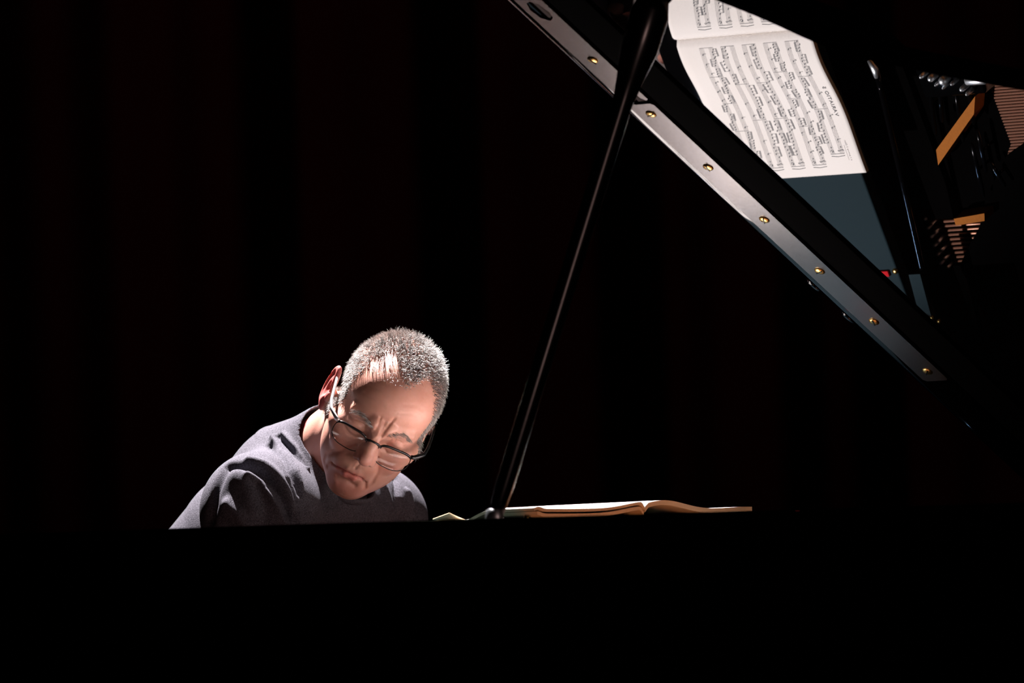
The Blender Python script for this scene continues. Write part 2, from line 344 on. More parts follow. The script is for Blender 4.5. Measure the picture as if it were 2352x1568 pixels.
# bumps added to imitate reflected patches along the lid edge
for l in (.47, .55):
    b = MB(); b.tube([lidp(l-.012, -.128, .012), lidp(l-.006, -.131, .012), lidp(l+.012, -.131, .012), lidp(l+.018, -.128, .012)], [.004, .008, .008, .004], 12); mk('edge_reflection_bump', b, 'lacquer', lid)
# folded front flap resting on top of the lid
b = MB(); b.box((0.0, -.118, .034), (1.46, .30, .060), fn=lambda l, y, n: lidp(min(l, outx(y)-.02 if y > 0 else l), y, n), bev=.002); mk('folded_flap', b, 'lacquer', lid)
# prop stick
pb = Vector((1.285, .030, .0)); pt = Vector(lidp(1.215, .100, -.002)); dr = (pt-pb)
b = MB(); N_ = 14
b.tube([pb+dr*t for t in (0, .03, .06, .3, .8, .84, .9, .97, 1.0)], [.009, .011, .0125, .0125, .014, .018, .025, .026, .020], 20, flat=.8, upv=(0, 1, 0)); mk('lid_prop', b, 'prop', piano)
b = MB(); b.tube([pb+Vector((0, 0, -.02)), pb+Vector((0, 0, .0)), pb+Vector((0, 0, .010)), pb+Vector((0, 0, .013))], [.011, .011, .010, .004], 18); mk('prop_socket', b, 'chrome', piano)
b = MB(); q = Vector((1.290, .085, .0)); b.tube([q+Vector((0, 0, -.004)), q+Vector((0, 0, .002)), q+Vector((0, 0, .003))], [.004, .004, .002], 10); mk('rim_stud', b, 'brass', piano)
# legs, lyre
for x, y in ((.12, -.45), (1.38, -.45), (.30, 1.35)):
    b = MB(); b.tube([(x, y, -.33), (x, y, -.40), (x, y, -.46), (x, y, -.90), (x, y, -.94)], [.075, .075, .055, .042, .045], 8); mk('leg', b, 'lacquer', piano)
    b = MB(); b.tube([(x-.015, y, -.965), (x+.015, y, -.965)], .035, 18, upv=(0, 0, 1)); b.tube([(x, y, -.945), (x, y, -.955)], .03, 12); mk('caster', b, 'brass', piano)
b = MB(); b.box((.66, -.40, -.92), (.84, -.28, -.86), bev=.006); b.tube([(.70, -.33, -.86), (.70, -.33, -.33)], .014, 12); b.tube([(.80, -.33, -.86), (.80, -.33, -.33)], .014, 12); mk('pedal_lyre', b, 'lacquer', piano)
for x in (.69, .75, .81):
    b = MB(); b.tube([(x, -.38, -.90), (x, -.46, -.905), (x, -.50, -.915)], [.009, .012, .010], 12, flat=.35); mk('pedal', b, 'brass', piano)
# ------------------------------------------------------------------ sheet music lying open on the shelf
SX, SY0, PW, PH = .7203, -.215, .212, .2300
def zpage(u, v):
    d = abs(u)
    if u <= 0: z = .0085+.0105*math.exp(-((d-.035)/.062)**2)+.001*math.sin(d*40)
    else: z = .0128+.0062*math.exp(-(d/.050)**2)+.0028*math.exp(-((d-.203)/.008)**2)-.0012*math.sin(d*16)
    z -= .005*math.exp(-(d/.004)**2)
    z *= 1-.10*v/PH
    if u > 0:
        s1 = min(1, max(0, (v-.070)/.07)); s2 = min(1, max(0, (u-.015)/.09)); z = max(.0026, z-.0185*s1*s1*(3-2*s1)*s2*s2*(3-2*s2))
    if u < 0: z -= .42*max(0, v-.218)*math.exp(-((d-.075)/.045)**2)+.0
    return z
book = thing('sheet_music', 'open printed sheet music lying flat on the piano shelf, mirrored in the lid', 'sheet music', (SX, SY0-PH/2, .0))
def block(name, u0, u1, v0, v1, th, mats, dz=0, nu=60, nv=40, ink=None, wav=0):
    b = MB(); vs = []
    for side in (0, 1):
        for i in range(nu+1):
            for j in range(nv+1):
                u = u0+(u1-u0)*i/nu; v = v0+(v1-v0)*j/nv
                vs.append((SX+u, SY0-v, zpage(u, v)+dz-(th if side else 0)))
    n = (nu+1)*(nv+1); g = lambda i, j, s=0: s*n+i*(nv+1)+j; F = []
    top = [(g(i, j), g(i+1, j), g(i+1, j+1), g(i, j+1)) for i in range(nu) for j in range(nv)]
    bot = [tuple(n+a for a in q[::-1]) for q in top]
    sd = [(g(i, 0), g(i, 0, 1), g(i+1, 0, 1), g(i+1, 0)) for i in range(nu)]+[(g(i, nv), g(i+1, nv), g(i+1, nv, 1), g(i, nv, 1)) for i in range(nu)]
    sd += [(g(0, j), g(0, j+1), g(0, j+1, 1), g(0, j, 1)) for j in range(nv)]+[(g(nu, j), g(nu, j, 1), g(nu, j+1, 1), g(nu, j+1)) for j in range(nv)]
    b.add(vs, top, 0); b.f += [tuple(q) for q in bot+sd]; b.m += [1]*len(bot+sd); b.s += [True]*len(bot)+[False]*len(sd)
    if ink: ink(b)
    return mk(name, b, mats, book, recalc=False)
def on(u, v, e=.00025): return (SX+u, SY0-v, zpage(u, v)+e)
def stroke(b, u0, v0, u1, v1, wd, mi, n=1, e=.00025):
    dx, dy = u1-u0, v1-v0; L = math.hypot(dx, dy) or 1; nx, ny = -dy/L*wd/2, dx/L*wd/2; vs = []
    for i in range(n+1):
        t = i/n; u, v = u0+dx*t, v0+dy*t; vs += [on(u+nx, v+ny, e), on(u-nx, v-ny, e)]
    b.add(vs, [(2*i, 2*i+1, 2*i+3, 2*i+2) for i in range(n)], mi, False)
def notehead(b, u, v, mi=2, r=.00105):
    N_ = 8; vs = [on(u+r*1.3*math.cos(k*math.pi/4+.0), v+r*math.sin(k*math.pi/4)-.3*r*math.cos(k*math.pi/4), .0004) for k in range(N_)]
    b.add(vs, [tuple(range(N_))], mi, False)
def engrave(b, ua, ub, vc, rnd):
    # ua = left end of the system, ub = right end (u grows towards the reader's right)
    sp = .00165; tops = [vc-.0115, vc+.0045]
    for t0 in tops:
        for k in range(5): stroke(b, ua, t0+k*sp, ub, t0+k*sp, .00042, 3, 26)
    stroke(b, ua, tops[0], ua, tops[1]+4*sp, .0007, 2)
    stroke(b, ua-.003, tops[0], ua-.0042, vc, .0009, 2); stroke(b, ua-.0042, vc, ua-.003, tops[1]+4*sp, .0009, 2)
    nb = rnd.choice([3, 3, 4]); bars = [ua+.014+(ub-ua-.014)*k/nb for k in range(nb+1)]
    for x in bars[1:]: stroke(b, x, tops[0], x, tops[1]+4*sp, .0005, 2)
    for t0, kind in zip(tops, (0, 1)):       # clefs
        cx = ua+.0045
        if kind == 0:
            pts = [(cx+.0016*math.sin(a*1.0)*(1-.05*a), t0+2.6*sp-.0042*math.cos(a*.55)) for a in [k*.75 for k in range(10)]]
            for p, q in zip(pts[:-1], pts[1:]): stroke(b, *p, *q, .0007, 2)
            stroke(b, cx, t0-.0016, cx+.0004, t0+5*sp+.001, .0006, 2)
        else:
            pts = [(cx-.001+.0026*math.sin(a), t0+sp-.0006+.0032*(a/3.1)-.001*math.cos(a)) for a in [k*.39 for k in range(9)]]
            for p, q in zip(pts[:-1], pts[1:]): stroke(b, *p, *q, .0008, 2)
            notehead(b, cx-.001, t0+sp)
        stroke(b, cx+.0045, t0+.001, cx+.0045, t0+.0035, .0006, 2); stroke(b, cx+.0055, t0+.001, cx+.0055, t0+.0035, .0006, 2); stroke(b, cx+.0038, t0+.0022, cx+.0063, t0+.0016, .0006, 2)
    for a, c in zip(bars[:-1], bars[1:]):
        busy = rnd.random() < .6
        for s_, t0 in enumerate(tops):
            dense = busy if s_ == 0 else not busy
            if rnd.random() < .12: dense = True
            if dense:
                grp = 3 if (c-a) > .04 else 2
                for g in range(grp):
                    x0 = a+(c-a)*(g+.12)/grp; x1 = a+(c-a)*(g+.86)/grp; nn = 4; up_ = rnd.random() < .55
                    base = t0+rnd.uniform(-.5, 4.5)*sp; sl = rnd.uniform(-1.2, 1.2)*sp
                    bv = base-(4.2*sp if up_ else -4.2*sp)
                    stroke(b, x0, bv, x1, bv+sl, .00095, 2); stroke(b, x0, bv+(.0016 if up_ else -.0016), x1, bv+sl+(.0016 if up_ else -.0016), .00085, 2)
                    for k in range(nn):
                        x = x0+(x1-x0)*k/(nn-1); hv = base+sl*k/(nn-1)+rnd.uniform(-1.1, 1.1)*sp
                        notehead(b, x-(.0011 if up_ else -.0011), hv); stroke(b, x, hv, x, bv+sl*k/(nn-1), .00038, 2)
            else:
                for k in range(rnd.choice([2, 3])):
                    x = a+(c-a)*(k+.35)/3; hv = t0+rnd.uniform(0, 4)*sp
                    notehead(b, x, hv); stroke(b, x+.0012, hv, x+.0012, hv-3.4*sp, .0005, 2)
                    if rnd.random() < .5: stroke(b, x+.0012, hv-3.4*sp, x+.0028, hv-2.2*sp, .0008, 2)
                    if rnd.random() < .3: stroke(b, x-.003, hv-.0012, x-.003, hv+.0012, .0006, 2)
def text_onto(b, s, uc, vc, size, mi=2):
    cu = bpy.data.curves.new('t', 'FONT'); cu.body = s; cu.size = size; cu.align_x = 'CENTER'; cu.space_character = 1.15; cu.offset = .00012
    o = bpy.data.objects.new('t', cu); COL.objects.link(o); dg = bpy.context.evaluated_depsgraph_get(); me = bpy.data.meshes.new_from_object(o.evaluated_get(dg))
    b.add([on(uc+p.co.x, vc-p.co.y, .0004) for p in me.vertices], [tuple(f.vertices) for f in me.polygons], mi, False)
    bpy.data.objects.remove(o); bpy.data.curves.remove(cu); bpy.data.meshes.remove(me)
def ink_left(b):
    r = random.Random(11)
    for k in range(5): engrave(b, -.196+(.014 if k == 0 else 0), -.012, .036+.0363*k, r)
    text_onto(b, 'VARIATIO 5', -.105, .0165, .0078)
    stroke(b, -.192, .0205, -.170, .0205, .0005, 3); text_onto(b, 'a 1 ovvero 2 Clav.', -.178, .0175, .0034, 3)
def ink_right(b):
    r = random.Random(5)
    for k in range(5): engrave(b, .018, .196, .026+.0363*k, r)
block('left_page', -PW, 0, 0, PH, .0058, ['paper', 'paper_edge', 'ink', 'ink_thin'], ink=ink_left)
block('right_page', 0, PW, 0, PH, .0036, ['paper', 'paper_edge', 'ink', 'ink_thin'], ink=ink_right)
block('under_leaf', .0, PW-.008, .002, .060, .0042, ['paper', 'paper_edge'], dz=-.0060)
# a loose leaf whose corner curls up behind the prop
b = MB(); vs = []; nu, nv = 20, 12
for sd in (0, 1):
    for i in range(nu+1):
        for j in range(nv+1):
            u = .045*i/nu; v = .028*j/nv; c = max(0, (i/nu-.3)/.7)
            vs.append((.895+u, -.335-v-.3*u, .0004+.0112*c**1.3*(1-.6*j/nv)-.0011*sd))
n = (nu+1)*(nv+1); g = lambda i, j: i*(nv+1)+j
top = [(g(i, j), g(i+1, j), g(i+1, j+1), g(i, j+1)) for i in range(nu) for j in range(nv)]
ed = [g(i, 0) for i in range(nu+1)]+[g(nu, j) for j in range(1, nv+1)]+[g(i, nv) for i in range(nu-1, -1, -1)]+[g(0, j) for j in range(nv-1, 0, -1)]
b.add(vs, top+[tuple(n+a for a in q[::-1]) for q in top]+[(ed[i], ed[i]+n, ed[(i+1) % len(ed)]+n, ed[(i+1) % len(ed)]) for i in range(len(ed))])
mk('loose_leaf', b, 'paper_edge', book, 'cream loose leaf with a curled corner')
# ------------------------------------------------------------------ the pianist: signed-distance modelling, meshed with surface nets
f32 = np.float32
def smin(a, b, k):
    h = np.clip(.5+.5*(b-a)/k, 0, 1); return b+(a-b)*h-k*h*(1-h)
def smax(a, b, k): return -smin(-a, -b, k)
def sph(P, c, r): return np.sqrt(((P-np.array(c, f32))**2).sum(1))-r
def ell(P, c, r):
    q = P-np.array(c, f32); r = np.array(r, f32); k0 = np.sqrt(((q/r)**2).sum(1)); k1 = np.sqrt(((q/(r*r))**2).sum(1))+1e-9
    return k0*(k0-1)/k1
def cone(P, a, b, ra, rb=None):
    rb = ra if rb is None else rb; a = np.array(a, f32); b = np.array(b, f32); ab = b-a
    t = np.clip(((P-a)@ab)/max(float(ab@ab), 1e-12), 0, 1)
    return np.sqrt(((P-a-t[:, None]*ab)**2).sum(1))-(ra+(rb-ra)*t)
def path(P, pts, rs, k=.004):
    d = None
    for i in range(len(pts)-1):
        e = cone(P, pts[i], pts[i+1], rs[i], rs[i+1]); d = e if d is None else smin(d, e, k)
    return d
def carve(d, X, strokes):
    # each stroke: points in the face plane (x, z), depth (+ = furrow, - = ridge), width
    m = (X[:, 1] > .02) & (np.abs(d) < .02)
    if m.any():
        Q = X[m].copy(); Q[:, 1] = 0; a = np.zeros(len(Q), f32)
        for pts, amp, wd in strokes:
            if len(pts) == 1: e = sph(Q, (pts[0][0], 0, pts[0][1]), 0)
            else: e = np.minimum.reduce([cone(Q, (p[0], 0, p[1]), (q[0], 0, q[1]), 0) for p, q in zip(pts[:-1], pts[1:])])
            a += amp*np.exp(-(e/wd)**2)
        d = d.copy(); d[m] += a*np.clip((X[m][:, 1]-.03)/.02, 0, 1)
    return d
def surface_nets(fn, lo, hi, h, B=8):
    lo = np.array(lo, float); nb = np.ceil((np.array(hi)-lo)/(h*B)).astype(int); n = nb*B+1
    F = np.ones(n, f32); cg = np.stack(np.meshgrid(*[np.arange(k) for k in nb], indexing='ij'), -1).reshape(-1, 3)
    cc = (lo+(cg+.5)*B*h).astype(f32); d = fn(cc)
    F_b = np.where(np.abs(d) < B*h*1.5, 0, np.sign(d)); act = cg[F_b == 0]
    for (i, j, k), s in zip(cg[F_b < 0], F_b[F_b < 0]): F[i*B:i*B+B+1, j*B:j*B+B+1, k*B:k*B+B+1] = -1
    loc = np.stack(np.meshgrid(*[np.arange(B+1)]*3, indexing='ij'), -1).reshape(-1, 3)
    for s0 in range(0, len(act), 1500):
        A = act[s0:s0+1500]; idx = (A[:, None, :]*B+loc[None]).reshape(-1, 3)
        v = fn((lo+idx*h).astype(f32)); F[idx[:, 0], idx[:, 1], idx[:, 2]] = v
    sg = F < 0; c = np.array(F.shape)-1; num = np.zeros((*c, 3), f32); cnt = np.zeros(c, f32)
    for ax in range(3):
        o1, o2 = [a for a in range(3) if a != ax]
        s0 = [slice(None)]*3; s1 = [slice(None)]*3; s0[ax] = slice(0, -1); s1[ax] = slice(1, None)
        a, b_ = F[tuple(s0)], F[tuple(s1)]; cr = (a < 0) != (b_ < 0); t = np.where(cr, a/np.where(cr, a-b_, 1), 0)
        for p in (0, 1):
            for q in (0, 1):
                sl = [slice(None)]*3; sl[o1] = slice(p, p+c[o1]); sl[o2] = slice(q, q+c[o2]); sl = tuple(sl)
                m = cr[sl]; cnt += m; num[..., ax] += np.where(m, t[sl], 0); num[..., o1] += m*p; num[..., o2] += m*q
    has = cnt > 0; ids = -np.ones(c, int); ids[has] = np.arange(has.sum()); ci = np.argwhere(has)
    V = lo+(ci+num[has]/cnt[has][:, None])*h; Q = []
    for ax in range(3):
        o1, o2 = (ax+1) % 3, (ax+2) % 3
        s0 = [slice(1, -1)]*3; s0[ax] = slice(0, -1); s1 = list(s0); s1[ax] = slice(1, None)
        a, b_ = sg[tuple(s0)], sg[tuple(s1)]; E_ = np.argwhere(a != b_)
        off = np.ones(3, int); off[ax] = 0; base = E_+off; fl = a[tuple(E_.T)]
        def at(d1, d2):
            t = base.copy(); t[:, o1] -= d1; t[:, o2] -= d2; return ids[tuple(t.T)]
        q = np.stack([at(1, 1), at(0, 1), at(0, 0), at(1, 0)], 1); q[~fl] = q[~fl][:, ::-1]; Q.append(q)
    return V, np.concatenate(Q)
# head frame (x = his left, y = out of the face, z = up through the crown; x is mirrored, so faces flip)
def headframe(phi, rho, yaw):
    phi, rho, yaw = map(math.radians, (phi, rho, yaw)); out = []
    R_ = np.array(rt); T_ = -np.array(fw); Z_ = np.array([0, 0, 1.])
    for v in np.eye(3):
        v = np.array([v[0]*math.cos(yaw)+v[1]*math.sin(yaw), -v[0]*math.sin(yaw)+v[1]*math.cos(yaw), v[2]])
        v = np.array([v[0], v[1]*math.cos(phi)+v[2]*math.sin(phi), -v[1]*math.sin(phi)+v[2]*math.cos(phi)])
        v = np.array([v[0]*math.cos(rho)+v[2]*math.sin(rho), v[1], -v[0]*math.sin(rho)+v[2]*math.cos(rho)])
        out.append(v[0]*R_+v[1]*T_+v[2]*Z_)
    return np.array(out).T
HM = headframe(29, 33, 9); HS = .90     # HS: size of the head against the reference head
def onT(q, T):
    C = np.array(CAMP)-np.array([0, 0, RIM]); d = np.array(Fd)+np.array(R2)*(q[0]-1176)/F_-np.array(U2)*(q[1]-784)/F_
    return C+d*(T-C[0])/d[0]
HO = onT((859, 1014), .83)-HM@np.array([0, .090, -.004])*HS
def tohead(P):
    q = (P-HO.astype(f32))@HM.astype(f32)/f32(HS); q[:, 2] = np.where(q[:, 2] < -.058, -.058+(q[:, 2]+.058)/1.36, q[:, 2]); return q
def fromhead(p):
    p = np.array(p, float)
    if p[2] < -.058: p[2] = -.058+(p[2]+.058)*1.36
    return HO+HM@p*HS
NECK0 = np.array([.713, -.80, .075]); nk0 = tohead(NECK0[None].astype(f32))[0].astype(float)
def head_sdf(P, clothes=False):
    X = P.copy(); S = P.copy(); S[:, 0] = np.abs(S[:, 0])          # S: mirrored half
    d = ell(S, (0, -.018, .030), (.0705, .090, .072))
    d = smin(d, ell(S, (0, .030, .036), (.058, .052, .050)), .02)
    d = smin(d, ell(S, (0, .030, -.030), (.060, .050, .052)), .03)
    d = smin(d, cone(S, (.053, -.004, -.046), (.016, .060, -.084), .016, .014), .03)
    d = smin(d, ell(S, (0, .030, -.060), (.053, .047, .034)), .025)
    d = smin(d, ell(S, (0, .066, -.088), (.019, .016, .0145)), .018)
    d = smin(d, ell(S, (.041, .052, -.024), (.020, .018, .016)), .018)
    d = smin(d, cone(S, (.010, .0815, .016), (.044, .066, .016), .0075, .006), .012)      # brow
    d = smin(d, ell(S, (.010, .083, .019), (.009, .007, .009)), .008)
    d = smax(d, -ell(S, (.031, .088, -.004), (.0165, .0125, .0105)), .012)                # socket
    d = smin(d, sph(S, (.031, .0640, -.004), .0148), .004)                               # lidded eyeball
    # nose
    d = smin(d, path(S, [(0, .083, .006), (0, .094, -.011), (0, .104, -.024)], [.0068, .0074, .0080], .006), .010)
    d = smin(d, ell(S, (.006, .088, -.024), (.0095, .0125, .013)), .008)
    d = smin(d, ell(S, (0, .1065, -.0285), (.0095, .0095, .0082)), .006)
    d = smin(d, ell(S, (.0115, .0950, -.0320), (.0070, .0095, .0070)), .006)
    d = smax(d, -ell(S, (.0060, .0985, -.0392), (.0036, .0052, .0034)), .002)
    # mouth: lips pressed, corners drawn down, pulled to his right
    X = X.copy(); X[:, 0] += .006*np.exp(-((X[:, 2]+.070)/.022)**2)*(X[:, 1] > .03)
    d = smin(d, ell(X, (0, .0745, -.058), (.028, .016, .017)), .012)
    d = smin(d, path(X, [(-.020, .0795, -.0660), (-.008, .0885, -.0610), (0, .0895, -.0615), (.008, .0885, -.0610), (.019, .0800, -.0645)], [.0016, .0032, .0030, .0032, .0018]), .004)
    d = smin(d, path(X, [(-.016, .0800, -.0700), (-.006, .0880, -.0680), (.007, .0880, -.0675), (.016, .0805, -.0685)], [.002, .0042, .0042, .002]), .004)
    d = smin(d, ell(S, (.040, .064, -.040), (.013, .010, .013)), .010)
    d = smin(d, ell(S, (.055, .028, -.022), (.014, .028, .010)), .015)
    d = carve(d, X, [
        ([(-.027, -.0715), (-.020, -.0675), (-.008, -.0648), (.008, -.0645), (.018, -.0660), (.025, -.0700)], .0034, .0011),
        ([(-.028, -.0725), (-.031, -.0790)], .0022, .0026), ([(.026, -.0710), (.029, -.0770)], .0022, .0026),
        ([(0, -.045), (0, -.056)], .0012, .0020), ([(.003, -.044), (.003, -.057)], -.0005, .0012), ([(-.003, -.044), (-.003, -.057)], -.0005, .0012),
        ([(-.014, -.0780), (0, -.0765), (.014, -.0780)], .0024, .0030),
        ([(-.014, -.0845)], -.0022, .0055), ([(.002, -.0880)], -.0016, .0080),
        ([(-.0165, -.0300), (-.0255, -.0420), (-.0345, -.0580), (-.0385, -.0700), (-.0370, -.0790)], .0020, .0028),
        ([(.0165, -.0300), (.0255, -.0420), (.0330, -.0570), (.0350, -.0680)], .0020, .0026),
        
        ([(-.0075, .009), (-.0065, .020), (-.0085, .032)], .0012, .0017), ([(.0050, .008), (.0060, .022), (.0095, .040)], .0019, .0020),
        ([(-.0005, .005), (-.0010, .024)], -.0014, .0024), ([(0.0, .0015), (.0005, .006)], .0012, .0022),
        ([(.012, .011), (.019, .020), (.030, .022)], .0012, .0030), ([(-.012, .010), (-.020, .018), (-.032, .019)], .0012, .0030),
        ([(-.045, .044), (-.028, .050), (-.010, .047)], .0005, .0018), ([(.010, .050), (.030, .054), (.045, .048)], .0006, .0018),
        ([(-.042, .058), (-.026, .064), (-.008, .061)], .0005, .0018), ([(.010, .062), (.028, .066), (.042, .060)], .0005, .0018)])
    d = carve(d, S, [
        ([(.0190, -.0075), (.0250, -.0105), (.0330, -.0110), (.0430, -.0075)], .0016, .0010),
        ([(.0185, .0040), (.0250, .0068), (.0340, .0066), (.0440, .0015)], .0014, .0013),
        ([(.0180, -.0140), (.0260, -.0195), (.0360, -.0195), (.0440, -.0140)], .0014, .0018),
        ([(.0200, -.0110), (.0300, -.0150), (.0410, -.0120)], -.0010, .0026)])
    # ears
    lf = (X[:, 0] > 0).astype(f32)                    # his left ear lies flatter
    q = S-np.array((.0735, -.014, -.012), f32); q[:, 0] += lf*.0035-(1-lf)*.003; q[:, 1] += lf*.010; an_ = .22-.12*lf; ca, sa = np.cos(an_), np.sin(an_)
    q[:, 2] += .008; E_ = np.stack([q[:, 0]*ca+q[:, 1]*sa, -q[:, 0]*sa+q[:, 1]*ca, q[:, 2]], 1)
    e = ell(E_, (0, -.012, .002), (.0048, .0150, .031))
    t = np.sqrt((np.sqrt((E_[:, 1]+.012)**2/.22+(E_[:, 2]-.004)**2)-.0275)**2*.45+(E_[:, 0]-.003)**2)-.0034
    e = smin(e, t, .004)
    e = smax(e, -ell(E_, (.0062, -.006, -.001), (.0058, .0085, .0125)), .003)
    e = smax(e, -path(E_, [(.0062, -.012, .024), (.0062, -.021, .012), (.0062, -.021, -.004)], [.002, .0026, .0018]), .002)
    e = smin(e, ell(E_, (.001, -.002, -.026), (.0042, .0080, .0090)), .005)
    e = smin(e, ell(E_, (.003, .006, -.006), (.003, .0045, .007)), .003)
    d = smin(d, e, .004)
    # neck
    nb = nk0.astype(f32); mid = (np.array((0, -.040, -.058))*.55+nk0*.45)
    nk = path(X, [(0, -.032, -.035), tuple(mid), tuple(nb)], [.050, .054, .062], .02)
    d = smin(d, nk, .022)
    d = smin(d, path(X, [(-.060, -.022, -.035), tuple(tohead((NECK0+np.array([.03, .06, -.03]))[None].astype(f32))[0])], [.012, .012]), .02)
    return d
SHR, SHL = (.876, -.735, .022), (.550, -.828, .008)
def torso_sdf(P, off=0.0):
    d = path(P, [(.75, -1.11, -.42), (.735, -1.02, -.22), (.715, -.875, -.035)], [.150, .150, .118], .05)
    d = smin(d, cone(P, SHR, SHL, .055, .052), .06)
    d = smin(d, cone(P, (.713, -.835, .055), (.83, -.765, .045), .060, .052), .04)
    d = smin(d, cone(P, (.713, -.835, .055), (.60, -.81, .03), .060, .05), .04)
    d = smin(d, sph(P, SHR, .066), .03); d = smin(d, sph(P, SHL, .055), .03)
    return d-off
ELR, ELL = (.905, -.738, -.180), (.535, -.865, -.185)
WRR, WRL = (.650, -.752, -.168), (.430, -.735, -.175)
def arms_sdf(P, o=0):
    d = path(P, [SHR, ELR, WRR], [.050+o, .042+o, .027+o], .02); return smin(d, path(P, [SHL, ELL, WRL], [.050+o, .042+o, .027+o], .02), .01)
def hand_sdf(P, w_, sgn, k):
    # back of the hand up, fingers curving onto the keys
    w_ = np.array(w_); d = None
    kn = [w_+np.array([sgn*x, y, z]) for x, y, z in ((-.030, .078, .004), (-.010, .085, .007), (.010, .082, .005), (.029, .073, -.001))]
    tips = [w_+np.array([sgn*x, y, -.0]) for x, y in ((-.038, .138), (-.014, .148), (.012, .145), (.036, .128))]
    for i in range(4):
        e = cone(P, w_+np.array([sgn*(-.010+.006*i), .012, 0]), kn[i], .013, .0105); d = e if d is None else smin(d, e, .012)
    for i in range(4):
        lift = .010 if (i+k) % 3 == 0 else 0
        t = tips[i].copy(); t[2] = -.2435+lift; a = kn[i]*.58+t*.42; a[2] = w_[2]+.006+lift; c = kn[i]*.25+t*.75; c[2] = w_[2]-.012+lift
        d = smin(d, path(P, [kn[i], a, c, t], [.0100, .0090, .0082, .0072], .003), .004)
    th = [w_+np.array([sgn*-.014, .022, -.006]), w_+np.array([sgn*-.040, .050, -.012]), w_+np.array([sgn*-.052, .078, -.020]), w_+np.array([sgn*-.050, .098, -.034])]
    th[3][2] = -.2425; d = smin(d, path(P, th, [.015, .0115, .0095, .0085], .004), .008)
    return smin(d, cone(P, w_, w_+np.array([0, -.05, .0]), .022, .026), .012)
def legs_sdf(P, o=0):
    d = cone(P, (.68, -1.10, -.43), (.62, -.68, -.44), .082+o, .062+o); d = smin(d, cone(P, (.82, -1.10, -.43), (.88, -.68, -.44), .082+o, .062+o), .03)
    d = smin(d, path(P, [(.62, -.68, -.44), (.68, -.56, -.90)], [.062+o, .042+o]), .03); return smin(d, path(P, [(.88, -.68, -.44), (.80, -.58, -.90)], [.062+o, .042+o]), .03)
def hb(P): return head_sdf(tohead(P))*HS
cs = np.array([fromhead(p) for p in [(x, y, z) for x in (-.1, .1) for y in (-.125, .125) for z in (-.118, .115)]])
lo_, hi_ = cs.min(0), cs.max(0); lo_ = np.minimum(lo_, NECK0-.07); 
V1, Q1 = surface_nets(hb, lo_, hi_, .00135)
def body(P): return np.minimum(smin(smin(torso_sdf(P, -.012), arms_sdf(P), .02), legs_sdf(P), .03), cone(P, NECK0, NECK0+np.array([.0, -.03, -.09]), .058, .05))
V2, Q2 = surface_nets(body, (.32, -1.30, -.98), (1.05, -.5, .16), .006)
V3, Q3 = surface_nets(lambda P: np.minimum(hand_sdf(P, WRR, -1, 0), hand_sdf(P, WRL, 1, 1)), (.33, -.83, -.27), (.80, -.57, -.17), .0016)
X1 = tohead(V1.astype(f32)); X1s = X1.copy(); X1s[:, 0] += .006*np.exp(-((X1[:, 2]+.070)/.022)**2); lips = np.minimum.reduce([cone(X1s, (-.018, .081, -.0665), (.017, .082, -.0650), .0), cone(X1s, (-.009, .090, -.0665), (.009, .090, -.066), .0)])
tone1 = np.clip(1-(lips-.0035)/.004, 0, 1)*.75
Sx = np.abs(X1[:, 0]); tone1 = np.maximum(tone1, .38*np.exp(-(((X1[:, 1]-.105)/.014)**2+(X1[:, 2]+.03)**2/.012**2+(X1[:, 0]/.014)**2)))
tone1 = np.maximum(tone1, .30*np.exp(-(((Sx-.040)/.016)**2+((X1[:, 2]+.038)/.014)**2))*(X1[:, 1] > .02))
tone1 = np.maximum(tone1, .95*(Sx > .077)*(X1[:, 1] < .012)); tone1 = np.maximum(tone1, .25*np.exp(-((X1[:, 2]+.086)/.012)**2)*(X1[:, 1] > .04))  # ear red is light shining through, painted into the tone; then chin flush
b = MB(); b.add(V1, Q1); b.add(V2, Q2); b.add(V3, Q3)
man = mk('person', b, 'skin', None, tone=np.concatenate([tone1, np.zeros(len(V2)), np.full(len(V3), .15)]), recalc=False)
tag(man, 'man in glasses and grey shirt bowing his head over the piano keys', 'person')
